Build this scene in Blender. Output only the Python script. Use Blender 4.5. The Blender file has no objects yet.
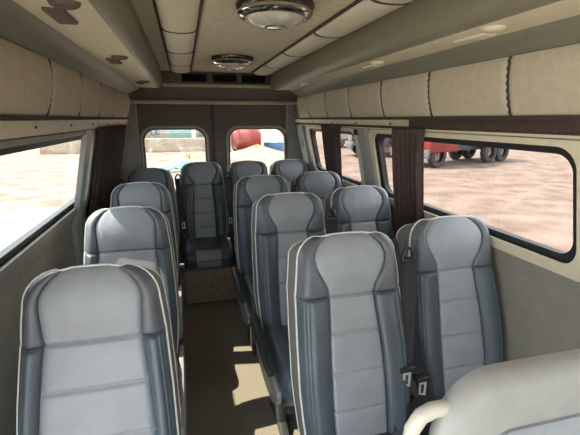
import bpy, bmesh, math, random
from math import sin, cos, pi, exp, radians
from mathutils import Vector, Matrix

random.seed(7)
S = bpy.context.scene
COL = S.collection

# ---------------------------------------------------------------- camera
H = 1.5
F_PX = 400.0
PHI = math.atan(98.5 / F_PX)                         # looking down
THE = math.atan(107 * cos(PHI) / F_PX)               # turned to the right
fw = Vector((sin(THE) * cos(PHI), cos(THE) * cos(PHI), -sin(PHI)))
rt = Vector((cos(THE), -sin(THE), 0))
up = rt.cross(fw)
cam_d = bpy.data.cameras.new('camera')
cam = bpy.data.objects.new('camera', cam_d)
COL.objects.link(cam)
cam.matrix_world = Matrix(((rt.x, up.x, -fw.x, 0), (rt.y, up.y, -fw.y, 0), (rt.z, up.z, -fw.z, H), (0, 0, 0, 1)))
cam_d.sensor_fit = 'HORIZONTAL'
cam_d.sensor_width = 36
cam_d.lens = 36 * F_PX / 580
cam_d.clip_start = 0.02
S.camera = cam

# ---------------------------------------------------------------- world, sun, exposure
W = bpy.data.worlds.new('world')
S.world = W
W.use_nodes = True
bg = W.node_tree.nodes['Background']
bg.inputs[0].default_value = (0.86, 0.93, 1.0, 1)
bg.inputs[1].default_value = 5.5
sun_d = bpy.data.lights.new('sun', 'SUN')
sun_d.energy = 18
sun_d.color = (1.0, 0.90, 0.74)
sun_d.angle = radians(0.6)
sun = bpy.data.objects.new('sun', sun_d)
COL.objects.link(sun)
SUN_DIR = Vector((1.0, -0.22, -1.3)).normalized()
sun.rotation_euler = SUN_DIR.to_track_quat('-Z', 'Y').to_euler()
sun.location = (-8, -2, 12)
S.view_settings.view_transform = 'Standard'
S.view_settings.look = 'None'
S.view_settings.exposure = 0.0
S.view_settings.gamma = 1
S.view_settings.use_curve_mapping = False
S.cycles.use_denoising = True
S.cycles.max_bounces = 10
S.cycles.diffuse_bounces = 6
S.cycles.transparent_max_bounces = 16
S.cycles.sample_clamp_indirect = 8
S.cycles.caustics_reflective = False
S.cycles.caustics_refractive = False

def portal(name, loc, rot, sx, sy):
    d = bpy.data.lights.new(name, 'AREA')
    d.shape = 'RECTANGLE'; d.size = sx; d.size_y = sy
    d.cycles.is_portal = True
    o = bpy.data.objects.new(name, d); COL.objects.link(o)
    o.location = loc; o.rotation_euler = rot
    return o

# ---------------------------------------------------------------- materials
def mat(name, col, rough=0.6, metal=0.0, noise=0.0, nscale=30, bump=0.0, bscale=200, spec=0.5, col2=None, coat=0.0):
    m = bpy.data.materials.new(name); m.use_nodes = True
    nt = m.node_tree; b = nt.nodes['Principled BSDF']
    b.inputs['Base Color'].default_value = (*col, 1)
    b.inputs['Roughness'].default_value = rough
    b.inputs['Metallic'].default_value = metal
    b.inputs['Specular IOR Level'].default_value = spec
    b.inputs['Coat Weight'].default_value = coat
    tc = nt.nodes.new('ShaderNodeTexCoord')
    if noise or col2:
        n = nt.nodes.new('ShaderNodeTexNoise'); n.inputs['Scale'].default_value = nscale; n.inputs['Detail'].default_value = 5
        nt.links.new(tc.outputs['Object'], n.inputs['Vector'])
        r = nt.nodes.new('ShaderNodeValToRGB')
        c2 = col2 or tuple(c * (1 + noise) for c in col)
        c1 = col if col2 else tuple(c * (1 - noise) for c in col)
        r.color_ramp.elements[0].color = (*c1, 1); r.color_ramp.elements[1].color = (*c2, 1)
        r.color_ramp.elements[0].position = 0.35; r.color_ramp.elements[1].position = 0.65
        nt.links.new(n.outputs['Fac'], r.inputs['Fac'])
        nt.links.new(r.outputs['Color'], b.inputs['Base Color'])
    if bump:
        n = nt.nodes.new('ShaderNodeTexNoise'); n.inputs['Scale'].default_value = bscale; n.inputs['Detail'].default_value = 3
        nt.links.new(tc.outputs['Object'], n.inputs['Vector'])
        bp = nt.nodes.new('ShaderNodeBump'); bp.inputs['Strength'].default_value = bump; bp.inputs['Distance'].default_value = 0.01
        nt.links.new(n.outputs['Fac'], bp.inputs['Height'])
        nt.links.new(bp.outputs['Normal'], b.inputs['Normal'])
    return m

def glass_mat(name, tint, refl=0.08):
    m = bpy.data.materials.new(name); m.use_nodes = True
    nt = m.node_tree
    for n in list(nt.nodes): nt.nodes.remove(n)
    out = nt.nodes.new('ShaderNodeOutputMaterial'); mx = nt.nodes.new('ShaderNodeMixShader')
    tr = nt.nodes.new('ShaderNodeBsdfTransparent'); gl = nt.nodes.new('ShaderNodeBsdfGlossy')
    tr.inputs['Color'].default_value = (*tint, 1); gl.inputs['Roughness'].default_value = 0.02
    mx.inputs['Fac'].default_value = refl
    nt.links.new(tr.outputs[0], mx.inputs[1]); nt.links.new(gl.outputs[0], mx.inputs[2]); nt.links.new(mx.outputs[0], out.inputs[0])
    return m

M = {}
M['light_leather'] = mat('light_leather', (0.272, 0.290, 0.320), 0.42, noise=0.06, nscale=9, bump=0.12, bscale=160)
M['slate_leather'] = mat('slate_leather', (0.074, 0.095, 0.117), 0.36, noise=0.08, nscale=12, bump=0.12, bscale=160)
M['wing_leather'] = mat('wing_leather', (0.112, 0.121, 0.139), 0.38, noise=0.08, nscale=12, bump=0.12, bscale=160)
M['seat_top'] = mat('dark_seat_top', (0.070, 0.075, 0.086), 0.38, noise=0.08, nscale=12, bump=0.12, bscale=160)
M['gusset'] = mat('gusset_fabric', (0.16, 0.155, 0.15), 0.7, noise=0.1, nscale=40, bump=0.1)
M['piping'] = mat('piping', (0.66, 0.66, 0.63), 0.45)
M['black_plastic'] = mat('black_plastic', (0.022, 0.022, 0.024), 0.4, noise=0.1, nscale=60)
M['webbing'] = mat('belt_webbing', (0.010, 0.010, 0.015), 0.6, bump=0.2, bscale=400, noise=0.1)
M['bright_steel'] = mat('bright_steel', (0.85, 0.86, 0.9), 0.3, metal=0.6, noise=0.02)
M['grey_plastic'] = mat('grey_plastic', (0.26, 0.265, 0.275), 0.4, noise=0.04, nscale=20)
M['frame_metal'] = mat('seat_frame_metal', (0.05, 0.05, 0.055), 0.45, metal=0.3, noise=0.1)
M['red'] = mat('red_button', (0.55, 0.03, 0.02), 0.4, noise=0.02)
M['carpet'] = mat('dark_carpet', (0.165, 0.144, 0.114), 0.95, nscale=180, col2=(0.26, 0.228, 0.18), bump=0.5, bscale=350, spec=0.1)
M['box_carpet'] = mat('brown_carpet', (0.21, 0.17, 0.135), 0.9, nscale=60, col2=(0.32, 0.27, 0.215), bump=0.3, bscale=250, spec=0.1)
M['ceil'] = mat('ceiling_fabric', (0.62, 0.55, 0.42), 0.85, noise=0.08, nscale=45, bump=0.15, bscale=300, spec=0.2)
M['pad'] = mat('padded_vinyl', (0.68, 0.61, 0.475), 0.5, noise=0.04, nscale=25, bump=0.08, bscale=120)
M['wallpad'] = mat('padded_wall_fabric', (0.52, 0.455, 0.365), 0.75, noise=0.06, nscale=40, bump=0.15, bscale=250)
M['seam'] = mat('dark_stitching', (0.05, 0.04, 0.032), 0.8, noise=0.2, nscale=120)
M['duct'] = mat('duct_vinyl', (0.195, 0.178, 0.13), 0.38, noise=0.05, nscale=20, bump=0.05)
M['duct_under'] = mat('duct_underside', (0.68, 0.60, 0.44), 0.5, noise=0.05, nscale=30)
M['rail'] = mat('grey_green_rail', (0.20, 0.19, 0.145), 0.45, noise=0.05)
M['header'] = mat('header_fabric', (0.115, 0.09, 0.07), 0.8, noise=0.08, nscale=40, bump=0.1)
M['lip'] = mat('header_lip', (0.46, 0.40, 0.29), 0.4, noise=0.04)
M['grille'] = mat('black_grille', (0.006, 0.006, 0.007), 0.8, noise=0.2, nscale=80, spec=0.1)
M['wall'] = mat('wall_trim_plastic', (0.30, 0.285, 0.25), 0.55, noise=0.05, nscale=15, bump=0.06)
M['cream'] = mat('cream_trim', (0.74, 0.67, 0.52), 0.55, noise=0.04, nscale=20)
M['pillar'] = mat('pillar_cover', (0.33, 0.345, 0.35), 0.5, noise=0.04)
M['door'] = mat('rear_door_card', (0.125, 0.101, 0.086), 0.6, noise=0.06, nscale=15, bump=0.06)
M['doorframe'] = mat('door_window_frame', (0.40, 0.36, 0.28), 0.45, noise=0.05)
M['rubber'] = mat('rubber_seal', (0.018, 0.018, 0.02), 0.5, noise=0.1)
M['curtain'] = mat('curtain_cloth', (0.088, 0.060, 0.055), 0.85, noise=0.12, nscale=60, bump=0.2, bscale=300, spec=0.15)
M['beige_plastic'] = mat('beige_plastic', (0.52, 0.50, 0.44), 0.38, noise=0.03)
M['shell_plastic'] = mat('shell_plastic', (0.30, 0.30, 0.295), 0.42, noise=0.04)
M['chrome'] = mat('chrome', (0.62, 0.58, 0.5), 0.12, metal=1.0, noise=0.04)
M['dark_chrome'] = mat('dark_chrome', (0.08, 0.07, 0.06), 0.25, metal=0.7, noise=0.1)
M['lens'] = mat('lamp_lens', (0.55, 0.53, 0.46), 0.06, noise=0.25, nscale=12, coat=0.5)
M['steel_body'] = mat('van_outer_steel', (0.6, 0.6, 0.6), 0.4, noise=0.02)
M['glass'] = glass_mat('window_glass', (0.90, 0.92, 0.90), 0.06)
M['tinted_glass'] = glass_mat('tinted_glass', (0.76, 0.745, 0.725), 0.06)
M['dirt'] = mat('dirt_ground', (0.145, 0.104, 0.088), 0.95, nscale=1.3, col2=(0.225, 0.178, 0.157), bump=0.5, bscale=6, spec=0.1)
M['sand'] = mat('sand_heap', (0.27, 0.205, 0.145), 0.95, noise=0.2, nscale=3, spec=0.1)
M['tank_red'] = mat('tank_red', (0.20, 0.022, 0.018), 0.5, noise=0.06, nscale=3)
M['blue'] = mat('barrel_blue', (0.03, 0.10, 0.22), 0.45, noise=0.06)
M['teal'] = mat('teal_paint', (0.10, 0.19, 0.175), 0.6, noise=0.1)
M['stone'] = mat('stone_wall', (0.26, 0.20, 0.15), 0.9, nscale=2.5, col2=(0.36, 0.30, 0.23), spec=0.1)
M['house'] = mat('house_wall', (0.25, 0.20, 0.15), 0.85, noise=0.08, nscale=2)
M['roof_tile'] = mat('roof_tile', (0.17, 0.07, 0.045), 0.8, noise=0.1, nscale=6)
M['dark_pane'] = mat('dark_pane', (0.06, 0.08, 0.1), 0.2, noise=0.1)
M['tyre'] = mat('tyre_rubber', (0.035, 0.033, 0.032), 0.8, noise=0.3, nscale=8)
M['rim'] = mat('wheel_rim', (0.30, 0.215, 0.18), 0.6, noise=0.15, nscale=8)
M['chassis'] = mat('chassis_grey', (0.10, 0.105, 0.12), 0.6, noise=0.15, nscale=4)
M['cab_white'] = mat('cab_white', (0.26, 0.25, 0.245), 0.5, noise=0.04)
M['shrub'] = mat('shrub_leaves', (0.16, 0.26, 0.12), 0.8, noise=0.3, nscale=5)

# ---------------------------------------------------------------- helpers
class MB:
    def __init__(s): s.v = []; s.f = []
    def add(s, vs, fs):
        k = len(s.v); s.v += [tuple(v) for v in vs]; s.f += [tuple(i + k for i in f) for f in fs]; return s
    def grid(s, rows, close=False):
        n = len(rows[0]); vs = [p for r in rows for p in r]; fs = []
        for i in range(len(rows) - 1):
            for j in range(n if close else n - 1):
                a = i * n + j; b = i * n + (j + 1) % n
                fs.append((a, b, b + n, a + n))
        return s.add(vs, fs)
    def box(s, x0, x1, y0, y1, z0, z1):
        vs = [(x, y, z) for x in (x0, x1) for y in (y0, y1) for z in (z0, z1)]
        return s.add(vs, [(0, 1, 3, 2), (4, 6, 7, 5), (0, 4, 5, 1), (2, 3, 7, 6), (0, 2, 6, 4), (1, 5, 7, 3)])
    def tube(s, pts, r, n=10, caps=True, flat=1.0):
        pts = [Vector(p) for p in pts]; rows = []; prev = None
        for i, p in enumerate(pts):
            t = (pts[min(i + 1, len(pts) - 1)] - pts[max(i - 1, 0)]).normalized()
            if prev is None:
                a = Vector((0, 0, 1)) if abs(t.z) < 0.9 else Vector((0, 1, 0))
                u = t.cross(a).normalized()
            else:
                u = (prev - t * prev.dot(t)).normalized()
            prev = u; w = t.cross(u)
            rr = r[i] if isinstance(r, (list, tuple)) else r
            rows.append([p + u * (rr * cos(2 * pi * k / n)) + w * (rr * flat * sin(2 * pi * k / n)) for k in range(n)])
        s.grid(rows, True)
        if caps:
            k = len(s.v) - n * len(rows)
            s.f.append(tuple(reversed(range(k, k + n)))); s.f.append(tuple(range(len(s.v) - n, len(s.v))))
        return s
    def lathe(s, prof, c=(0, 0, 0), n=32, axis='z'):
        rows = []
        for r, h in prof:
            row = []
            for k in range(n):
                a = 2 * pi * k / n
                if axis == 'z': p = (c[0] + r * cos(a), c[1] + r * sin(a), c[2] + h)
                elif axis == 'x': p = (c[0] + h, c[1] + r * cos(a), c[2] + r * sin(a))
                else: p = (c[0] + r * cos(a), c[1] + h, c[2] + r * sin(a))
                row.append(p)
            rows.append(row)
        return s.grid(rows, True)
    def prism(s, outline, t0, t1, axis='y'):
        def P(a, b, t): return {'y': (a, t, b), 'x': (t, a, b), 'z': (a, b, t)}[axis]
        n = len(outline); vs = [P(a, b, t0) for a, b in outline] + [P(a, b, t1) for a, b in outline]
        fs = [(i, (i + 1) % n, n + (i + 1) % n, n + i) for i in range(n)] + [tuple(reversed(range(n))), tuple(range(n, 2 * n))]
        return s.add(vs, fs)
    def build(s, name, m, parent=None, smooth=False, bevel=0.0, sharp=40):
        me = bpy.data.meshes.new(name); me.from_pydata(s.v, [], s.f)
        bm = bmesh.new(); bm.from_mesh(me)
        bmesh.ops.remove_doubles(bm, verts=bm.verts, dist=1e-5)
        bmesh.ops.recalc_face_normals(bm, faces=bm.faces)
        if bevel:
            es = [e for e in bm.edges if len(e.link_faces) == 2 and e.calc_face_angle(0) > radians(35)]
            bmesh.ops.bevel(bm, geom=es, offset=bevel, segments=2, affect='EDGES', profile=0.5)
        for f in bm.faces: f.smooth = smooth or bevel > 0
        for e in bm.edges:
            if len(e.link_faces) == 2 and e.calc_face_angle(0) > radians(sharp): e.smooth = False
        bm.to_mesh(me); bm.free()
        me.materials.append(m)
        o = bpy.data.objects.new(name, me); COL.objects.link(o)
        if parent: o.parent = parent
        return o

def tag(o, label=None, cat=None, group=None, kind=None):
    if label: o['label'] = label
    if cat: o['category'] = cat
    if group: o['group'] = group
    if kind: o['kind'] = kind
    return o
def thing(name, label, cat, loc=(0, 0, 0), rz=0, group=None):
    o = bpy.data.objects.new(name, None); COL.objects.link(o)
    o.empty_display_size = 0.1
    o.location = loc; o.rotation_euler = (0, 0, rz)
    return tag(o, label, cat, group)
def struct(o): o['kind'] = 'structure'; return o
def empty_struct(name, loc=(0, 0, 0)):
    o = bpy.data.objects.new(name, None); COL.objects.link(o); o.location = loc; o.empty_display_size = 0.1
    return struct(o)
def copy_tree(o, parent=None):
    c = o.copy(); COL.objects.link(c)
    if parent: c.parent = parent
    for ch in o.children: copy_tree(ch, c)
    return c
def lerp(tab, z):
    if z <= tab[0][0]: return tab[0][1]
    for (a, x), (b, y) in zip(tab, tab[1:]):
        if z <= b: return x + (y - x) * (z - a) / (b - a)
    return tab[-1][1]

# ---------------------------------------------------------------- van shell
X0 = 0.31
YF, YR = -1.3, 4.14            # front and rear of the body
PROF = [(-0.05, 0.96), (0.9, 0.955), (1.005, 0.93), (1.45, 0.835), (1.70, 0.795), (1.95, 0.76)]
def wx(sg, z, off=0.0): return X0 + sg * (lerp(PROF, z) + off)
Z_SILL, Z_TOP = 1.005, 1.425
OPEN = [(2.62, 3.74), (0.95, 2.37), (-1.0, 0.72)]     # window openings along the van
OPEN_L = [(2.86, 3.74), (1.28, 2.68)]
struct(MB().box(X0 - 0.97, X0 + 0.97, YF, YR + 0.06, -0.05, 0.0).build('floor', M['carpet']))
struct(MB().box(X0 - 0.80, X0 + 0.80, YF, YR + 0.06, 1.90, 1.94).build('ceiling', M['ceil']))

UNSEEN_DOOR = (-1.2, 0.55)            # unseen sliding doorway on the left, assumed open to bring daylight in
def wall(sg, name):
    mb = MB()
    def slab(y0, y1, z0, z1):
        zs = [z0] + [z for z, _ in PROF if z0 < z < z1] + [z1]
        rows = []
        for z in zs:
            rows.append([(wx(sg, z), y0, z), (wx(sg, z), y1, z), (wx(sg, z, 0.05), y1, z), (wx(sg, z, 0.05), y0, z)])
        n0 = len(mb.v); mb.grid(rows, True)
        mb.f.append((n0, n0 + 1, n0 + 2, n0 + 3)); k = len(mb.v); mb.f.append((k - 4, k - 1, k - 2, k - 3))
    f0 = UNSEEN_DOOR[1] if sg < 0 else YF
    slab(f0, YR + 0.06, -0.05, Z_SILL)
    slab(f0, YR + 0.06, Z_TOP, 1.94)
    if sg < 0: slab(YF, UNSEEN_DOOR[0], -0.05, 1.94); slab(UNSEEN_DOOR[0], UNSEEN_DOOR[1], 1.86, 1.94)
    op = sorted(OPEN if sg > 0 else OPEN_L)
    ys = [UNSEEN_DOOR[1] if sg < 0 else YF] + [y for o in op for y in o] + [YR + 0.06]
    for i in range(0, len(ys), 2): slab(ys[i], ys[i + 1], Z_SILL, Z_TOP)
    return struct(mb.build(name, M['wall']))
wall(1, 'wall_right'); wall(-1, 'wall_left')

def rrect(y0, y1, z0, z1, r, n=6):
    pts = []
    for cy, cz, a0 in ((y1 - r, z1 - r, 0), (y0 + r, z1 - r, 90), (y0 + r, z0 + r, 180), (y1 - r, z0 + r, 270)):
        for k in range(n + 1):
            a = radians(a0 + 90 * k / n); pts.append((cy + r * cos(a), cz + r * sin(a)))
    return pts
def side_window(sg, y0, y1, name):
    """rounded plastic frame, black rubber seal and the pane of one side window"""
    root = empty_struct(name, (wx(sg, 1.2), (y0 + y1) / 2, 1.2))
    def ring(o, i, d0, d1):
        mb = MB()
        L = root.location
        A = [(wx(sg, z, d0) - L.x, y - L.y, z - L.z) for y, z in o]; B = [(wx(sg, z, d0) - L.x, y - L.y, z - L.z) for y, z in i]
        C_ = [(wx(sg, z, d1) - L.x, y - L.y, z - L.z) for y, z in i]; D = [(wx(sg, z, d1) - L.x, y - L.y, z - L.z) for y, z in o]
        return mb.grid([A, B, C_, D, A], True)
    r1 = rrect(y0 - 0.035, y1 + 0.035, Z_SILL - 0.03, Z_TOP + 0.012, 0.05)
    r2 = rrect(y0 + 0.012, y1 - 0.012, Z_SILL + 0.012, Z_TOP - 0.010, 0.07)
    r3 = rrect(y0 + 0.045, y1 - 0.045, Z_SILL + 0.04, Z_TOP - 0.035, 0.06)
    sq = [(y1, Z_TOP)] * 7 + [(y0, Z_TOP)] * 7 + [(y0, Z_SILL)] * 7 + [(y1, Z_SILL)] * 7
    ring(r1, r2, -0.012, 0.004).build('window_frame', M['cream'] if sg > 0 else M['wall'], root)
    ring(rrect(y0 + 0.002, y1 - 0.002, Z_SILL + 0.002, Z_TOP - 0.002, 0.01), r3, 0.012, 0.045).build('rubber_seal', M['rubber'], root)
    L = root.location
    mb = MB(); zs = [Z_SILL + 0.01, Z_TOP - 0.01]
    mb.grid([[(wx(sg, z, d) - L.x, y - L.y, z - L.z) for y, d in ((y0 + .01, .028), (y1 - .01, .028), (y1 - .01, .034), (y0 + .01, .034))] for z in zs], True)
    mb.build('pane', M['tinted_glass'] if sg > 0 else M['glass'], root)
    return root
k = 1
for sg in (1, -1):
    for (a, b) in (OPEN if sg > 0 else OPEN_L):
        side_window(sg, a, b, f'window_{k}'); k += 1
        zc = (Z_SILL + Z_TOP) / 2
        portal('sky_portal', (wx(sg, zc, 0.06), (a + b) / 2, zc), (0, radians(90 * sg), 0), Z_TOP - Z_SILL, b - a)

portal('sky_portal', (wx(-1, 0.9, 0.06), sum(UNSEEN_DOOR) / 2, 0.92), (0, radians(-90), 0), 1.86, UNSEEN_DOOR[1] - UNSEEN_DOOR[0])
# front: low bulkhead and windscreen behind the photographer
struct(MB().box(X0 - 0.95, X0 + 0.95, YF - 0.05, YF, -0.05, 0.75).build('wall_front', M['wall']))
struct(MB().box(X0 - 0.86, X0 + 0.86, YF - 0.03, YF - 0.02, 0.75, 1.9).build('window_7', M['glass']))
portal('sky_portal', (X0, YF - 0.06, 1.33), (radians(90), 0, 0), 1.7, 1.12)

# rear wall with the two glazed doors
rw = MB()
Y1 = YR + 0.0
rw.box(X0 - 0.97, -0.435, Y1, Y1 + 0.05, -0.05, 1.94); rw.box(1.045, X0 + 0.97, Y1, Y1 + 0.05, -0.05, 1.94)
rw.box(-0.435, 1.045, Y1, Y1 + 0.05, 1.66, 1.94)
struct(rw.build('wall_back', M['wall']))
def rear_door(name, x0, x1, gx0, gx1, hinge):
    root = empty_struct(name, ((x0 + x1) / 2, Y1, 0))
    cx = root.location.x
    z0, z1, zb, zt = 0.02, 1.66, 0.80, 1.405
    g = rrect(gx0, gx1, zb, zt, 0.11, 6)
    sq = [(x1, z1)] * 7 + [(x0, z1)] * 7 + [(x0, z0)] * 7 + [(x1, z0)] * 7
    mb = MB()
    rows = [[(x - cx, yy, z) for x, z in pts] for pts, yy in ((sq, -0.005), (g, -0.005), (g, 0.04), (sq, 0.04), (sq, -0.005))]
    mb.grid(rows, True).build('door_panel', M['door'], root)
    def ring(o_, i_, ya, yb): return MB().grid([[(x - cx, y, z) for x, z in p] for p, y in ((o_, ya), (i_, ya), (i_, yb), (o_, yb), (o_, ya))], True)
    ring(rrect(gx0 - .028, gx1 + .028, zb - .028, zt + .028, .125), rrect(gx0 - .008, gx1 + .008, zb - .008, zt + .008, .115), -0.02, 0.0).build('window_frame', M['doorframe'], root)
    ring(rrect(gx0 - .004, gx1 + .004, zb - .004, zt + .004, .11), rrect(gx0 + .007, gx1 - .007, zb + .007, zt - .007, .105), -0.008, 0.03).build('rubber_seal', M['header'], root)
    MB().box(gx0 - cx - .0, gx1 - cx + .0, .018, .023, zb, zt).build('pane', M['glass'], root)
    # raised moulding of the door card above the glass
    MB().box(x0 - cx + .06, x1 - cx - .06, -0.012, -0.004, 1.475, 1.487).build('door_moulding', M['door'], root)
    MB().box(hinge - cx - .008, hinge - cx + .008, -0.02, 0.0, 0.05, 1.655).build('door_seal', M['doorframe'], root)
    return root
rear_door('door_1', -0.435, 0.272, -0.378, 0.205, -0.424)
rear_door('door_2', 0.288, 1.045, 0.438, 1.022, 1.036)
struct(MB().box(0.264, 0.298, Y1 - 0.018, Y1 + 0.03, 0.05, 1.655).build('trim_1', M['rubber']))
portal('sky_portal', (-0.07, Y1 + 0.07, 1.1), (radians(-90), 0, 0), 0.55, 0.6)
portal('sky_portal', (0.73, Y1 + 0.07, 1.1), (radians(-90), 0, 0), 0.6, 0.6)

# rear header with speaker grilles
hp = [(3.84, 1.905), (3.79, 1.90), (3.785, 1.80), (3.80, 1.775), (3.97, 1.668), (4.13, 1.66), (4.13, 1.905)]
struct(MB().prism(hp, wx(-1, 1.8, 0.02), wx(1, 1.8, 0.02), 'x').build('trim_2', M['header']))
def lip(y, z, r, x0, x1, nm): return struct(MB().tube([(x0, y, z), (x1, y, z)], r, 12).build(nm, M['lip'], smooth=True))
lip(3.783, 1.787, 0.014, -0.15, 0.80, 'trim_3')
lip(3.975, 1.652, 0.019, wx(-1, 1.65, -0.005), wx(1, 1.65, -0.005), 'trim_4')
gl0 = None
for (a, b, lab) in ((0.007, 0.228, 'black ceiling speaker grille nearest the left ceiling strip'),
                    (0.272, 0.492, 'black ceiling speaker grille in the middle of the three'),
                    (0.528, 0.752, 'black ceiling speaker grille nearest the right ceiling strip')):
    g = thing('speaker_grille', lab, 'grille', ((a + b) / 2, 3.783, 1.812), 0, 'grilles in the rear header')
    w = (b - a) / 2
    fr = MB()
    for (x0, x1, z0, z1) in ((-w, w, 0, .006), (-w, w, .069, .075), (-w, -w + .006, .006, .069), (w - .006, w, .006, .069)): fr.box(x0, x1, -.006, .003, z0, z1)
    fr.build('grille_frame', M['black_plastic'], g)
    ms = MB().box(-w + .006, w - .006, 0.0, .003, .006, .069)
    for q in range(7): ms.box(-w + .006, w - .006, -.004, 0.0, .011 + q * .0085, .0145 + q * .0085)
    ms.build('grille_mesh', M['grille'], g)

# ---------------------------------------------------------------- ceiling strips (padded)
def strip(x0, x1, seams, label):
    y0, y1 = YF + 0.02, 3.66
    root = thing('padded_ceiling_strip', label, 'ceiling trim', ((x0 + x1) / 2, y0, 1.90), 0)
    cx = (x0 + x1) / 2; w = (x1 - x0) / 2
    ys = sorted(set([y0 + (y1 - y0) * i / 110 for i in range(111)] + [s + d for s in seams for d in (-.03, -.015, -.006, 0, .006, .015, .03)]))
    rows = []
    for y in ys:
        g = sum(exp(-((y - s) / .013) ** 2) for s in seams)
        e = min(1, (y1 - y) / 0.05) ** 0.5 if y > y1 - 0.05 else 1
        row = []
        for i in range(15):
            a = pi * i / 14
            xx = -w * cos(a); zz = -(0.034 - 0.009 * g) * (sin(a) ** 0.55) * e
            row.append((xx, y - y0, zz))
        rows.append(row)
    MB().grid(rows).build('padding', M['pad'], root, smooth=True, sharp=80)
    for s in seams:
        if s > y1 - 0.1 or s < 0: continue
        pts = [(-w * cos(pi * i / 14) * 1.0, s - y0, -(0.0262) * (sin(pi * i / 14) ** 0.55) - 0.0005) for i in range(15)]
        MB().tube(pts, 0.0062, 6).build('seam', M['seam'], root, smooth=True)
    for sx in (-1, 1):
        MB().tube([(sx * (w + .004), 0, -.006), (sx * (w + .004), y1 - y0, -.006)], 0.007, 8).build('edge_bead', M['seam'], root, smooth=True)
strip(-0.068, 0.082, [-.93, -.35, .23, .81, 1.40, 1.98, 2.57, 3.15], 'narrow padded vinyl ceiling strip left of the oval lamps')
strip(0.612, 0.765, [-.99, -.41, .17, .75, 1.33, 1.91, 2.51, 3.09], 'narrow padded vinyl ceiling strip right of the oval lamps')

# ---------------------------------------------------------------- overhead ducts
def duct(sg, label, noz):
    root = thing('overhead_duct', label, 'duct', (X0, YF + 0.02, 1.9))
    L = 3.72 - (YF + 0.02)
    face = [(0.462, 0.0), (0.458, -0.03), (0.452, -0.06), (0.450, -0.09), (0.455, -0.118), (0.466, -0.138), (0.480, -0.150), (0.492, -0.153)]
    under = [(0.490, -0.150), (0.51, -0.153), (0.56, -0.152), (0.61, -0.151), (0.652, -0.150)]
    rail = [(0.652, -0.146), (0.662, -0.160), (0.70, -0.176), (0.728, -0.188), (0.745, -0.196), (0.757, -0.205), (0.757, -0.196), (0.745, -0.19)]
    def sweep(p, name, m, cap=None, endround=True):
        rows = []
        ts = [0, L * .25, L * .5, L * .75, L - .12, L - .09, L - .06, L - .035, L - .015, L - .004, L]
        for t in ts:
            q = max(0, (t - (L - .12)) / .12); e = math.sqrt(max(0, 1 - q * q)) if endround else 1
            rows.append([(sg * (0.60 + (x - 0.60) * (0.35 + 0.65 * e)), t, z * (0.45 + 0.55 * e)) for x, z in p])
        mb = MB().grid(rows)
        if cap: mb.f.append(tuple(range(len(mb.v) - len(p), len(mb.v))))
        return mb.build(name, m, root, smooth=True, sharp=70)
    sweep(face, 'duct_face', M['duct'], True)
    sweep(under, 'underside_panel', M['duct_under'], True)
    sweep(rail, 'lower_rail', M['rail'], True, False)
    for y in noz:
        yy = y - root.location.y
        b = MB().lathe([(0.0, -.012), (.022, -.012), (.030, -.008), (.034, 0.0)], (sg * .545, yy, -.152), 18)
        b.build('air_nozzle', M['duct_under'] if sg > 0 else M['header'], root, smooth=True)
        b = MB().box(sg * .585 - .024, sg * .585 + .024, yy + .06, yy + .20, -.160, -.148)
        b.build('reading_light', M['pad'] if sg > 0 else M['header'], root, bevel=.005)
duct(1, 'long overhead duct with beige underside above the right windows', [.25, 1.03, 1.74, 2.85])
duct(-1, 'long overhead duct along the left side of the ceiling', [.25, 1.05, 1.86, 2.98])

# ---------------------------------------------------------------- quilted side panels above the windows
def quilt(sg, label):
    ya = YF + .02 if sg > 0 else UNSEEN_DOOR[1] + .03
    seams = [-.66, -.21, .26, .72, 1.18, 1.64, 2.09, 2.55, 3.01, 3.46]
    y0, y1 = ya, 3.775
    root = thing('quilted_side_panel', label, 'wall panel', (X0, y0, 1.6))
    ys = sorted(set([y0 + (y1 - y0) * i / 160 for i in range(161)] + [s + d for s in seams for d in (-.02, -.01, -.005, 0, .005, .01, .02)]))
    rows = []
    for y in ys:
        g = sum(exp(-((y - s) / .011) ** 2) for s in seams)
        row = []
        for i in range(17):
            t = i / 16; z = 1.70 - .19 * t
            x = 0.758 + .030 * t - (0.030 - .012 * g) * (sin(pi * (0.06 + 0.9 * t)) ** 0.5)
            row.append((sg * x, y - y0, z - 1.6))
        row.append((sg * 0.795, y - y0, -.093))
        rows.append(row)
    MB().grid(rows).build('padding', M['wallpad'], root, smooth=True, sharp=80)
    for s in seams:
        if s < .7 or s > 3.7: continue
        pts = []
        for i in range(17):
            t = i / 16
            x = 0.758 + .030 * t - .0190 * (sin(pi * (0.06 + 0.9 * t)) ** 0.5)
            pts.append((sg * x, s - y0 + .0035 * (1 if i % 2 else -1), .1 - .19 * t))
        MB().tube(pts, 0.0062, 6).build('seam', M['seam'], root, smooth=True)
    MB().box(sg * .772, sg * .80, 0, y1 - y0, -.103, -.089).build('lower_edge', M['seam'], root)
    return root
quilt(1, 'quilted beige padded panel above the right windows')
quilt(-1, 'quilted beige padded panel above the left windows')

# soffit band between quilted panel and windows, with screws
for sg, nm in ((1, 'trim_5'), (-1, 'trim_6')):
    b = struct(MB().grid([[(X0 + sg * x, y, z) for x, z in ((.800, 1.495), (.812, 1.47), (.826, 1.442), (.86, 1.44), (.86, 1.5), (.800, 1.495))] for y in ((YF if sg > 0 else UNSEEN_DOOR[1]) + .02, 4.10)]).build(nm, M['cream']))
    for q in range(9):
        y = .2 + q * .47
        if sg < 0 and y < UNSEEN_DOOR[1] + .05: continue
        MB().lathe([(0.0, -.003), (.006, -.003), (.008, 0.002)], (X0 + sg * .809, y, 1.474), 10, 'x').build('screw', M['seam'], b, smooth=True)
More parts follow.
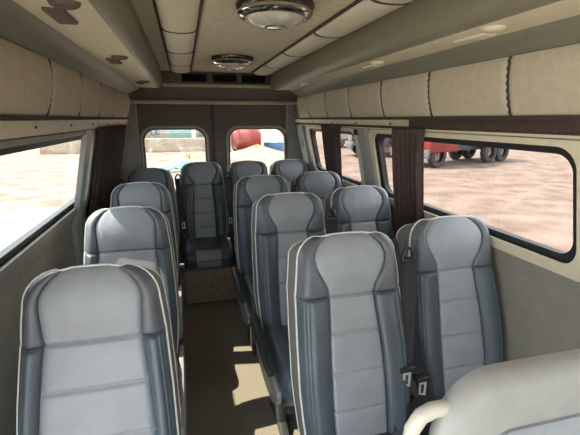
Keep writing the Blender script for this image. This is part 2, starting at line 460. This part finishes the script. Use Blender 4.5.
# rear corner pillar and pillar covers between the right windows
for sg, nm in ((1, 'trim_7'), (-1, 'trim_8')):
    mb = MB()
    for (a, b) in ((2.42, 2.57), (3.86, 4.12), (.77, .90))[:3 if sg > 0 else 2]:
        rows = [[(wx(sg, z, -.02), a + .02, z), (wx(sg, z, -.02), b - .02, z), (wx(sg, z, .003), b, z), (wx(sg, z, .003), a, z)] for z in (.55, .9, 1.05, 1.25, 1.44)]
        mb.grid(rows, True)
    struct(mb.build(nm, M['pillar']))
o = MB().lathe([(0, -.012), (.040, -.012), (.050, -.004), (.053, .004)], (0, 0, 0), 22, 'x').build('pillar_cap', M['wall'], None, smooth=True)
o.location = (wx(1, 1.27, -.022), 3.98, 1.27)
tag(o, 'round grey cap on the rear right corner pillar', 'cap')
# curtain hook
ho = thing('curtain_hook', 'small dark curtain hook on the trim beside the pillar', 'hook', (wx(1, 1.40, -.015), 2.60, 1.40))
MB().box(-.012, .012, -.018, .018, -.005, .03).build('hook_base', M['black_plastic'], ho, bevel=.003)
MB().tube([(-.005, 0, 0), (-.02, 0, -.01), (-.02, 0, -.04), (-.008, 0, -.05)], .005, 8).build('hook_arm', M['black_plastic'], ho, smooth=True)

# ---------------------------------------------------------------- curtains
def curtain(y0t, y1t, y0b, y1b, zb, nf, label, sg=1, tilt=0.0):
    zt = 1.452
    root = thing('curtain', label, 'curtain', (wx(sg, zt, -.045), (y0t + y1t) / 2, zt), 0, 'brown pleated window curtains')
    L = root.location
    rows = []
    nz = 26; ny = nf * 12
    for i in range(nz + 1):
        t = i / nz; z = zt + (zb - zt) * t
        e = t ** 0.8
        a = y0t + (y0b - y0t) * e; b = y1t + (y1b - y1t) * e
        row = []
        for j in range(ny + 1):
            s = j / ny
            amp = .0125 + .004 * sin(5 * s + 3 * t)
            ph = 2 * pi * nf * s + .7 * sin(2.2 * t + 4 * s)
            row.append((wx(sg, z, -.034 - tilt * s + amp * sin(ph)) - L.x, a + (b - a) * (s + .012 * sin(2 * ph)) - L.y, z - L.z))
        rows.append(row)
    c = MB().grid(rows).build('cloth', M['curtain'], root, smooth=True, sharp=120)
    sm = c.modifiers.new('thick', 'SOLIDIFY'); sm.thickness = .002
    MB().prism([(sg * .011 - .005, y0t - L.y), (sg * .011 + .005, y0t - L.y), (sg * (.011 - tilt) + .005, y1t - L.y), (sg * (.011 - tilt) - .005, y1t - L.y)], -.012, .0, 'z').build('heading_tape', M['seam'], root)
curtain(2.82, 3.06, 3.03, 3.13, .95, 5, 'brown pleated curtain gathered narrow on the rear right window', 1, .06)
curtain(1.735, 1.88, 1.87, 1.98, .86, 6, 'brown pleated curtain hanging straight beside the front right window', 1, .085)
curtain(2.74, 3.84, 2.74, 3.84, .80, 20, 'added brown curtain across the unseen rear left window, blocking sun', -1)  # unseen curtain, added to keep the sun off the rear row
dark_strip = MB().prism([(wx(1, 1.5, -.035), 1.502), (wx(1, 1.5, -.035), 1.462), (wx(1, 1.5, -.02), 1.452), (wx(1, 1.5, .0), 1.452), (wx(1, 1.5, .0), 1.502)], YF + .05, 1.86, 'y').build('shade_strip', M['curtain'], None, bevel=.004)  # dark strip in place of the shade on the soffit band
tag(dark_strip, 'dark brown strip standing in for shade above the front right window', 'shade strip')
rl = MB().tube([(wx(1, 1.455, -.03), 1.88, 1.455), (wx(1, 1.455, -.03), 4.05, 1.455)], .006, 8).build('curtain_rail', M['seam'], None, smooth=True)
tag(rl, 'thin dark curtain rail above the rear right window, behind the dark shade strip', 'curtain rail')

# ---------------------------------------------------------------- ceiling lamps
def lamp(x, y, label, sc):
    root = thing('ceiling_lamp', label, 'lamp', (x, y, 1.90), 0, 'round lamps along the ceiling')
    MB().lathe([(0, 0), (.142 * sc, 0), (.142 * sc, -.012), (.135 * sc, -.022), (.11 * sc, -.024)], n=40).build('base_plate', M['dark_chrome'], root, smooth=True)
    MB().lathe([(.132 * sc, -.020), (.136 * sc, -.034), (.126 * sc, -.046), (.112 * sc, -.049), (.106 * sc, -.044), (.106 * sc, -.02)], n=40).build('bezel_ring', M['chrome'], root, smooth=True)
    d = [(.108 * sc * cos(a), -.040 - .040 * sin(a)) for a in [pi / 2 * i / 10 for i in range(11)]]
    MB().lathe(d, n=40).build('lens', M['lens'], root, smooth=True)
    MB().lathe([(.03 * sc, -.0782), (.034 * sc, -.0795), (.04 * sc, -.077)], n=24).build('lens_ring', M['chrome'], root, smooth=True)
lamp(.345, 2.86, 'round chrome ceiling lamp nearest the rear header', 1.0)
lamp(.345, 1.54, 'round chrome ceiling lamp nearer the camera', 1.0)

# ---------------------------------------------------------------- passenger seats
ZW = .905                                            # waist seam below the headrest
ZB = .40
SEAMS = [.53, .655, .785]
HWT = [(.40, .190), (.50, .200), (.60, .206), (.75, .204), (.90, .197), (.97, .191), (1.03, .184)]
def rowlist():
    zs = [ZB + (1.025 - ZB) * i / 44 for i in range(45)]
    for s in SEAMS + [ZW]: zs += [s + d for d in (-.012, -.007, -.0035, 0, .0035, .007, .012)]
    rows = [(z, lerp(HWT, z), 0.0) for z in sorted(set(round(z, 5) for z in zs))]
    for i in range(1, 11):
        a = pi / 2 * i / 10
        rows.append((1.025 + .075 * sin(a), .114 + .0705 * cos(a), i / 10))
    return rows
ROWS_A = rowlist()
def left_rows():
    out_ = []
    for z, hw, e in ROWS_A:
        if z < 1.0: out_.append((z, hw - .010 * max(0, (z - .6) / .4), e))
    for i in range(0, 13):
        a = pi / 2 * i / 12
        out_.append((1.0 + .092 * sin(a), .092 + .0855 * cos(a), i / 12))
    return out_
ROWS = ROWS_A
CT = [(.40, .50), (.70, .47), (.86, .43), (ZW, .42), (.94, .47), (.98, .60), (1.01, .69), (1.04, .72), (1.07, .69), (1.10, .60)]
CT_L = [(.40, .74), (.70, .71), (.86, .68), (ZW, .66), (.96, .70), (1.01, .745), (1.04, .745), (1.07, .70), (1.10, .60)]
VAR = [0]
def fp(s, row):
    z, hw, e = row
    c = lerp(CT_L if VAR[0] else CT, z); a = abs(s)
    u = a / .5 * c if a <= .5 else c + (a - .5) / .5 * (1 - c)
    x = math.copysign(u * hw, s)
    y = .20 * ((z - .42) / .68) - .012 * sin(pi * min(1, max(0, (z - .42) / .5)))
    y += .034 * (1 - .75 * e) * max(0, (u - .80) / .20) ** 2.2
    y += .022 * e ** 2.5
    if .5 < a < 1: y -= (.020 if z < ZW else .010) * sin(pi * (a - .5) / .5) ** .8
    if z > ZW: y -= .022 * sin(pi * min(1, (z - ZW) / .215)) * (1 - .4 * u * u)
    if a < .5:
        for k_ in SEAMS: y += .007 * exp(-((z - k_) / .005) ** 2)
        y -= .004 * (1 - (a / .5) ** 4)
    y += .008 * exp(-((z - ZW) / .005) ** 2)
    y += .009 * exp(-((a - .5) / .018) ** 2)
    if z > ZW: y += .003 * exp(-((u - .44) / .02) ** 2)
    if z < ZW and a > .5: y += .005 * exp(-((a - .83) / .02) ** 2) + .004 * exp(-((a - .90) / .015) ** 2)
    zz = z + (.010 * (1 - u * u)) * e
    return (x, y, zz)
SC = sorted(set([round(-.5 + i / 16, 4) for i in range(17)] + [-.49, .49, -.475, .475]))
SR = sorted(set([round(.5 + .5 * i / 14, 4) for i in range(15)] + [.51, .525, .83, .815, .845, .9, .89, .91]))
def back_rear(p, row, k_=1.0):
    e = row[2]
    return (p[0] * (1.02 - .05 * e), p[1] + .095 * k_ - .045 * e, p[2] - .036 * e)

def make_seat():
    root = bpy.data.objects.new('passenger_seat', None); COL.objects.link(root); root.empty_display_size = .1
    # back shell with gusset
    sh = MB()
    nr = len(ROWS)
    SA = [-1, -.8, -.6, -.4, -.2, 0, .2, .4, .6, .8, 1]
    rows = []
    for r in ROWS:
        L_ = fp(-1, r); R_ = fp(1, r)
        Lr = back_rear(L_, r); Rr = back_rear(R_, r)
        Lm = tuple((a + b) / 2 for a, b in zip(L_, Lr)); Rm = tuple((a + b) / 2 for a, b in zip(R_, Rr))
        Lm = (Lm[0] - .006, Lm[1], Lm[2]); Rm = (Rm[0] + .006, Rm[1], Rm[2])
        mid = [(Lr[0] + (Rr[0] - Lr[0]) * (s + 1) / 2, Lr[1] + .02 * (1 - s * s), Lr[2] + (.010 * r[2]) * (1 - s * s)) for s in SA[1:-1]]
        rows.append([L_, Lm, Lr] + mid + [Rr, Rm, R_])
    sh.grid(rows)
    top = ROWS[-1]
    ft = [fp(s, top) for s in SA]; bk = [rows[-1][2]] + rows[-1][3:-3] + [rows[-1][-3]]
    md = [tuple((a + b) / 2 + (0.006 if i == 2 else 0) for i, (a, b) in enumerate(zip(p, q))) for p, q in zip(ft, bk)]
    md[0] = rows[-1][1]; md[-1] = rows[-1][-2]
    sh.grid([ft, md, bk])
    bo = ROWS[0]
    fb = [fp(s, bo) for s in SA]; bb = [rows[0][2]] + rows[0][3:-3] + [rows[0][-3]]
    sh.grid([fb, bb])
    back = sh.build('backrest', M['gusset'], root, smooth=True, sharp=60)
    lo = [r for r in ROWS if r[0] <= ZW + 1e-6]; hi = [r for r in ROWS if r[0] >= ZW - 1e-6]
    MB().grid([[fp(s, r) for s in SC] for r in lo]).build('center_panel', M['light_leather'], back, smooth=True, sharp=80)
    o = MB().grid([[fp(s, r) for s in SC] for r in hi]).build('headrest_panel', M['light_leather'], back, smooth=True, sharp=80)
    for sg in (-1, 1):
        MB().grid([[fp(sg * s, r) for s in SR] for r in lo]).build('bolster', M['slate_leather'], back, smooth=True, sharp=80)
        MB().grid([[fp(sg * s, r) for s in SR] for r in hi]).build('headrest_wing', M['wing_leather'], back, smooth=True, sharp=80)
    def pipe(fn):
        pts = [fn(fp(-1, r), r) for r in ROWS[::2]] + [fn(fp(s, ROWS[-1]), ROWS[-1]) for s in SA] + [fn(fp(1, r), r) for r in reversed(ROWS[::2])]
        q = [pts[0]]
        for p in pts[1:]:
            if (Vector(p) - Vector(q[-1])).length > .004: q.append(p)
        return MB().tube(q, .0036, 6)
    pipe(lambda p, r: (p[0], p[1] - .001, p[2])).build('piping', M['piping'], back, smooth=True)
    def rp(p, r):
        q = back_rear(p, r); return (q[0], q[1], q[2] + (.002 if r[2] >= 1 else 0))
    pipe(rp).build('piping', M['piping'], back, smooth=True)
    # cushion
    prof = [(.075, .40), (.02, .437), (-.06, .440), (-.16, .436), (-.27, .440), (-.36, .446), (-.41, .444), (-.445, .430), (-.462, .405), (-.468, .37), (-.462, .335), (-.445, .305)]
    def cp(s, i, ins=0.0):
        y, z = prof[i]; a = abs(s)
        n = .5 if a < .5 else a
        x = s * .205
        dz = -.055 * max(0, (a - .78) / .22) ** 2.2 + (.012 * sin(pi * (a - .5) / .5) if a > .5 else 0) - .006 * exp(-((a - .5) / .03) ** 2)
        f = min(1, max(0, (i - 6) / 4))
        return (x * (1 - .04 * f), y + (.03 * max(0, (a - .8) / .2) ** 2) * f - dz * f * .4, z + dz * (1 - .8 * f))
    cs = [-1, -.97, -.93, -.88, -.82, -.75, -.65, -.56, -.52, -.5]
    cush = MB()
    for sg in (1, -1): cush.grid([[cp(sg * s, i) for s in cs] for i in range(len(prof))])
    for sg in (1, -1):
        side = [cp(sg, i) for i in range(len(prof))]
        low = [(p[0] * .96, min(.06, max(-.44, p[1])), .30) for p in side]
        cush.grid([side, low])
    cush.box(-.19, .19, -.43, .06, .295, .31)
    cu = cush.build('seat_cushion', M['slate_leather'], root, smooth=True, sharp=60)
    MB().grid([[cp(s, i) for s in (-.5, -.47, -.3, -.1, .1, .3, .47, .5)] for i in range(7)]).build('cushion_top', M['seat_top'], cu, smooth=True, sharp=80)
    MB().grid([[cp(s, i) for s in (-.5, -.47, -.3, -.1, .1, .3, .47, .5)] for i in range(6, len(prof))]).build('cushion_front', M['light_leather'], cu, smooth=True, sharp=80)
    MB().tube([cp(s, 9) for s in cs] + [cp(-s, 9) for s in reversed(cs)], .004, 6).build('piping', M['slate_leather'], cu, smooth=True)
    return root

def add_base(root):
    b = MB().box(-.185, .185, -.40, .05, .262, .298)
    b.box(-.17, -.13, -.40, .06, .225, .265).box(.13, .17, -.40, .06, .225, .265)
    base = b.build('seat_frame', M['frame_metal'], root, bevel=.004)
    for sx in (-1, 1):
        l = MB().prism([(-.30, .0), (-.02, .0), (-.02, .02), (-.10, .05), (-.13, .226), (-.22, .226), (-.24, .05), (-.30, .02)], sx * .15 - .02, sx * .15 + .02, 'x')
        l.build('leg', M['frame_metal'], root, bevel=.003)
def add_side_cover(root, sg, red=False, arm=True):
    o = [(.09, .42), (.10, .30), (.05, .235), (-.20, .225), (-.33, .25), (-.42, .30), (-.445, .35), (-.43, .375), (-.30, .385), (-.10, .395), (.0, .42)]
    MB().prism(o, sg * .198, sg * .222, 'x').build('side_cover', M['grey_plastic'], root, bevel=.006)
    if not arm: return
    a = MB().tube([(sg * .237, .04, .485), (sg * .238, -.03, .482), (sg * .238, -.12, .475), (sg * .238, -.24, .462), (sg * .238, -.35, .447), (sg * .238, -.40, .438)],
                  [.022, .026, .024, .022, .022, .014], 12, True, .8)
    ar = a.build('armrest', M['black_plastic'], root, smooth=True)
    MB().lathe([(0, sg * .014), (.026, sg * .012), (.030, 0), (.030, -sg * .02)], (sg * .245, .03, .470), 18, 'x').build('armrest_pivot', M['black_plastic'], ar, smooth=True)
    if red: MB().lathe([(0, .006), (.010, .005), (.012, 0)], (sg * .238, -.02, .508), 12, 'z').build('release_button', M['red'], ar, smooth=True)
def add_belt(root, xt, xb, tongue=True, zt=.985, yb=-.10, tz=.625, guide=True, yt=None):
    """shoulder belt: webbing from the guide at the top corner down to the anchor, with its tongue"""
    if yt is None: yt = .125 if guide else .21
    n = 14; rows = []
    dx = .025
    for i in range(n + 1):
        t = i / n
        z = zt + (.40 - zt) * t
        yy = yt + (yb - yt) * (t ** .9) - .01 * sin(pi * t)
        x = xt + (xb - xt) * t + .006 * sin(3.2 * t + xt * 9)
        tw = .15 + .2 * sin(2.6 * t + 1)
        w = Vector((dx * cos(tw), dx * sin(tw) * (-1 if xt > 0 else 1), 0))
        rows.append([(x - w.x, yy - w.y, z), (x + w.x, yy + w.y, z), (x + w.x, yy + w.y + .003, z), (x - w.x, yy - w.y + .003, z)])
    wb = MB().grid(rows, True).build('seat_belt', M['webbing'], root, smooth=True, sharp=50)
    # pointed black guide loop at the shoulder
    s = 1 if xt > 0 else -1
    lp = [(xt - .024, yt - .006, zt - .012), (xt - .020, yt - .004, zt + .012), (xt - .003, yt, zt + .038), (xt + .010, yt, zt + .036), (xt + .026, yt - .004, zt + .004), (xt + .024, yt - .006, zt - .014), (xt - .024, yt - .006, zt - .012)]
    if guide: MB().tube(lp, .0075, 8).build('belt_guide', M['black_plastic'], wb, smooth=True)
    if tongue:
        t = (tz - zt) / (.40 - zt); x = xt + (xb - xt) * t + .006 * sin(3.2 * t + xt * 9); y = yt + (yb - yt) * t ** .9 - .01 * sin(pi * t)
        MB().box(x - .030, x + .030, y - .024, y + .010, tz - .008, tz + .012).build('tongue_grip', M['black_plastic'], wb, bevel=.004)
        tg = MB()
        for (a, b, c, d) in ((-.014, .014, -.012, -.004), (-.014, -.007, -.050, -.012), (.007, .014, -.050, -.012), (-.014, .014, -.060, -.050)):
            tg.box(x + a - .006, x + b - .006, y - .026, y - .021, tz + c, tz + d)
        tg.build('buckle_tongue', M['bright_steel'], wb)

seat_bare = make_seat()
VAR[0] = 1; ROWS = left_rows()
seat_wide = make_seat()
VAR[0] = 0; ROWS = ROWS_A
GRP = 'grey two tone passenger seats'
def place(x, ytop, label, base=True, cover=0, belt=None, z=0.0, rz=0.0, wide=0, used=set(), red=False):
    src = seat_wide if wide else seat_bare
    r = src if wide not in used else copy_seat(src)
    used.add(wide)
    r.location = (x, ytop - .20, z); r.rotation_euler = (0, 0, rz)
    tag(r, label, 'seat', GRP)
    if base: add_base(r)
    if cover: add_side_cover(r, cover, red, cover < 0)
    if belt: add_belt(r, *belt)
    return r
CORE = ('backrest', 'seat_cushion')
def copy_seat(src):
    c = src.copy(); COL.objects.link(c)
    for ch in src.children:
        if ch.name.split('.')[0] in CORE: copy_tree(ch, c)
    return c
# right pair rows
place(.535, 1.255, 'large grey leather seat nearest the camera right of the aisle', belt=(.245, .135, True, 1.0, -.025, .645, True, .205))
place(.536, 2.07, 'grey aisle seat right of the aisle, directly behind the nearest right one', cover=-1, belt=(.212, .205, False))
place(.522, 2.80, 'grey aisle seat right of the aisle, third row, nearest the rear row', cover=-1, belt=(.215, .215, False), red=True)
place(1.040, 1.375, 'grey window seat at the right edge, beside the straight brown curtain', belt=(-.252, -.240, True, 1.03, -.11, .57, False))
place(1.003, 2.185, 'grey window seat in front of the pillar between the right windows', belt=(-.205, -.195, True, .96, -.08, .70))
place(.975, 2.90, 'grey window seat in front of the gathered brown curtain', belt=(-.20, -.19, True))
# left single seats
place(-.275, 1.155, 'big pale grey seat left of the aisle, nearest the camera', wide=1)
place(-.285, 1.955, 'grey seat left of the aisle, second from the camera', cover=1, wide=1)
place(-.297, 2.725, 'grey seat left of the aisle, third from the camera', cover=1, wide=1)
place(-.300, 3.53, 'grey seat at the left of the aisle furthest back, under the left rear window', belt=(-.215, -.22, True), wide=1)
# rear row on the carpeted box
place(.140, 3.835, 'rear row seat at the end of the aisle, its cushion in full view', base=False, belt=(-.218, -.17, True, .975, -.05, .60))
place(.578, 3.835, 'rear row seat in the middle, under the right rear window', base=False, belt=(-.205, -.20, True, .975, -.05, .62))
place(1.008, 3.87, 'rear row seat in the right rear corner of the van', base=False, belt=(-.188, -.18, True, .975, -.05, .62))
bx = MB().box(-.066, 1.21, 3.17, 4.10, 0.002, .292).build('carpeted_box', M['box_carpet'], None, bevel=.012)
tag(bx, 'brown carpeted box under the rear row seats', 'seat box')

# front seat with plastic shell and grab handle (lower right)
fs = thing('front_seat', 'grey plastic backed front seat with beige grab handle, lower right corner', 'seat', (.60, .385, 0))
def out(z0, z1, hw, r):
    pts = [(-hw, z0), (hw, z0)]
    for c, a0 in ((hw - r, 0), (-hw + r, 90)):
        for i in range(9):
            a = radians(a0 + 90 * i / 8); pts.append((c + r * cos(a), z1 - r + r * sin(a)))
    return pts
def slab(pts, y_of, th):
    n = len(pts); cx = 0; mb = MB()
    def ring(k, off): return [(x * k, y_of(.72 + (z - .72) * k) + off, .72 + (z - .72) * k) for x, z in pts]
    mb.grid([ring(.0, -.004), ring(.6, -.008), ring(.93, -.003), ring(1, .012), ring(1, th - .012), ring(.95, th), ring(0, th)], True)
    return mb
yo = lambda z: .10 * (z - .42) / .7
bk = slab(out(.42, 1.078, .224, .125), yo, .05).build('backrest', M['shell_plastic'], fs, smooth=True, sharp=60)
slab([(x, z) for x, z in out(.50, .99, .15, .06)], lambda z: yo(z) - .012, .012).build('back_pad', M['light_leather'], bk, smooth=True, sharp=60)
hp_ = [(-.200, .085, .80), (-.238, .10, .85), (-.257, .112, .91), (-.260, .115, .955), (-.257, .115, .992), (-.243, .115, 1.014), (-.222, .115, 1.022), (-.19, .115, 1.022), (-.15, .122, 1.020), (-.10, .135, 1.012)]
hs = []
for i in range(len(hp_) - 1):
    for t in (0, .5): hs.append(tuple(a + (b - a) * t for a, b in zip(hp_[i], hp_[i + 1])))
hs.append(hp_[-1])
MB().tube(hs, .0135, 14).build('grab_handle', M['beige_plastic'], fs, smooth=True)
MB().prism([(-.43, .40), (-.44, .36), (-.40, .32), (.03, .32), (.04, .42), (-.05, .44), (-.38, .45)], -.215, .215, 'x').build('seat_cushion', M['slate_leather'], fs, bevel=.02)
add_base(fs)

# ---------------------------------------------------------------- outside
ZG = -.70
tag(MB().box(-60, 90, -60, 120, ZG - .1, ZG).build('ground', M['dirt']), kind='structure')
ap = MB().box(-30, -1.3, -25, 11, 0, .04).box(-1.3, 4.5, -25, -2.2, 0, .04).build('bounce_apron', mat('bounce_pale', (0.52, 0.48, 0.42), 0.9, noise=0.08, nscale=2, spec=0.1)); ap.location = (0, 0, ZG)  # unseen pale slab, added to bounce daylight up to the ceiling
tag(ap, 'added pale slab outside the left windows, bounces light inside', 'bounce slab', kind='structure')
def rock(mb, c, r, n=1):
    bm = bmesh.new(); bmesh.ops.create_icosphere(bm, subdivisions=2, radius=1)
    vs = []
    for v in bm.verts:
        k = 1 + random.uniform(-.25, .25); vs.append((c[0] + v.co.x * r[0] * k, c[1] + v.co.y * r[1] * k, c[2] + v.co.z * r[2] * k))
    mb.add(vs, [tuple(x.index for x in f.verts) for f in bm.faces]); bm.free()
# red tank
tk = thing('storage_tank', 'round red storage tank seen through the right rear window', 'tank', (4.05, 27.6, ZG))
MB().lathe([(0, -1.0), (.6, -.98), (.85, -.88), (.92, -.7), (.92, .7), (.85, .88), (.6, .98), (0, 1.0)], (0, 0, .98), 32, 'x').build('tank_body', M['tank_red'], tk, smooth=True)
for sx in (-.6, .6): MB().box(sx - .12, sx + .12, -.6, .6, 0, .25).build('tank_support', M['chassis'], tk)
for (x, y, lab, r, h) in ((2.55, 27.2, 'blue barrel left of the red tank', .42, 1.35), (6.05, 27.8, 'low blue drum right of the red tank', .7, .62)):
    b = thing('barrel', lab, 'barrel', (x, y, ZG))
    MB().lathe([(0, 0), (r, 0), (r, h * .3), (r * 1.04, h * .33), (r, h * .36), (r, h * .63), (r * 1.04, h * .66), (r, h * .7), (r, h), (r * .95, h + .02), (0, h)], n=24).build('barrel_body', M['blue'], b, smooth=True)
    MB().lathe([(0, h + .05), (.08, h + .05), (.08, h)], (r * .5, 0, 0), 12).build('barrel_cap', M['black_plastic'], b)
for i, (x, y, rx, rz_, lab) in enumerate(((4.3, 24.6, 2.6, .65, 'sandy heap in front of the red tank'), (7.6, 30.5, 1.8, .9, 'sandy heap behind the low blue drum'), (.2, 19.6, 2.2, .55, 'sandy heap seen through the left rear window'))):
    m = MB(); rows = []
    for a in range(9):
        q = a / 8; rows.append([(rx * (1 - q) * cos(2 * pi * j / 28) * (1 + .12 * sin(3 * j + i)), rx * .7 * (1 - q) * sin(2 * pi * j / 28), rz_ * (q ** 1.3) * (1 + .12 * sin(j * 1.7))) for j in range(28)])
    m.grid(rows, True); o = m.build('sand_heap', M['sand'], None, smooth=True); o.location = (x, y, ZG); tag(o, lab, 'heap')
o = MB().box(-9, 2.0, 29.0, 29.5, 0, .9).build('stone_wall', M['stone'], None, bevel=.04); o.location = (0, 0, ZG); tag(o, 'low pale stone wall seen through the left rear window', 'wall')
def house(x, y, w, d, h, lab, rm):
    r = thing('house', lab, 'house', (x, y, ZG))
    MB().box(-w / 2, w / 2, 0, d, 0, h).build('house_wall', M['house'], r)
    MB().prism([(-w / 2 - .3, h), (w / 2 + .3, h), (0, h + 1.0)], -.3, d + .3, 'y').build('roof', rm, r)
    for i in range(2):
        f = MB().box(-w / 4 + i * w / 2 - .5, -w / 4 + i * w / 2 + .5, -.06, 0, h * .4, h * .8).build('window_frame', M['cab_white'], r)
        MB().box(-w / 4 + i * w / 2 - .42, -w / 4 + i * w / 2 + .42, -.08, -.06, h * .43, h * .77).build('pane', M['dark_pane'], f)
house(-3.6, 38, 4.5, 5, 1.9, 'low pale house behind the stone wall on the left', M['stone'])
house(2.3, 36, 2.6, 4, 1.7, 'small red roofed house behind the stone wall', M['roof_tile'])
tl = thing('trailer', 'teal trailer in front of the pale houses', 'trailer', (-.3, 33.5, ZG))
MB().box(-.9, .9, 0, 1.6, .5, 1.75).build('trailer_body', M['teal'], tl, bevel=.05)
for sx in (-.6, .6): MB().lathe([(0, -.1), (.2, -.1), (.32, -.08), (.32, .08), (.2, .1), (0, .1)], (sx, 0, .32), 20, 'y').build('wheel', M['tyre'], tl)
sc_ = thing('scrap_panel', 'teal scrap sheets lying by the sandy heap on the left', 'scrap', (-.65, 17.6, ZG))
for i in range(3):
    m = MB().box(-.38, .38, -.2, .2, 0, .03).build('sheet', M['teal'], sc_)
    m.location = (-.4 + .45 * i, .1 * i, .10 + .10 * i); m.rotation_euler = (.35, .25 - .3 * i, .5 * i)

def wheel(root, x, y, r, nm='wheel', w=.28):
    t = MB().lathe([(r * .55, -w / 2), (r * .92, -w / 2), (r, -w * .3), (r, w * .3), (r * .92, w / 2), (r * .55, w / 2)], (x, y, r), 28, 'y').build('wheel', M['tyre'], root, smooth=True, sharp=50)
    MB().lathe([(0, -w * .30), (r * .2, -w * .34), (r * .22, -w * .15), (r * .5, -w * .12), (r * .56, -w * .45), (r * .6, -w * .5)], (x, y, r), 28, 'y').build('rim', M['rim'], t, smooth=True)
def truck(x, y, rz, cabm, label, L=6.0):
    r = thing('truck', label, 'truck', (x, y, ZG), rz)
    MB().box(-L, 1.4, -.45, .45, .65, .95).build('chassis', M['chassis'], r, bevel=.03)
    cab = MB().prism([(1.5, .7), (1.5, 1.7), (1.2, 2.9), (-.6, 2.95), (-.6, .7)], -1.15, 1.15, 'y').build('cab', cabm, r, bevel=.06)
    MB().prism([(1.0, 1.75), (.85, 2.55), (-.1, 2.55), (-.1, 1.75)], -1.17, -1.155, 'y').build('side_window', M['dark_pane'], cab)
    MB().box(1.48, 1.62, -1.15, 1.15, .45, .85).build('bumper', M['chassis'], cab, bevel=.03)
    MB().box(-.5, .35, -1.1, -.5, .45, .95).build('fuel_tank', M['cab_white'], r, bevel=.08)
    for wx_, in ((.75,), (-L + 1.0,), (-L + 2.15,)):
        for sy in (-.95, .95): wheel(r, wx_, sy, .56)
    MB().box(-L, -1.0, -1.2, 1.2, 1.2, 1.35).build('bed', M['chassis'], r, bevel=.03)
    return r
# parked lorries beyond the right windows; rz turns their side to the van
truck(11.7, 17.5, radians(-162), M['tank_red'], 'red lorry parked beyond the front right window', 5.5)
truck(11.2, 22.6, radians(165), M['chassis'], 'dark grey lorry left of the red lorry, beyond the straight curtain', 2.7)
truck(12.6, 30.5, radians(165), M['cab_white'], 'white lorry parked beyond the rear right window', 6.0)
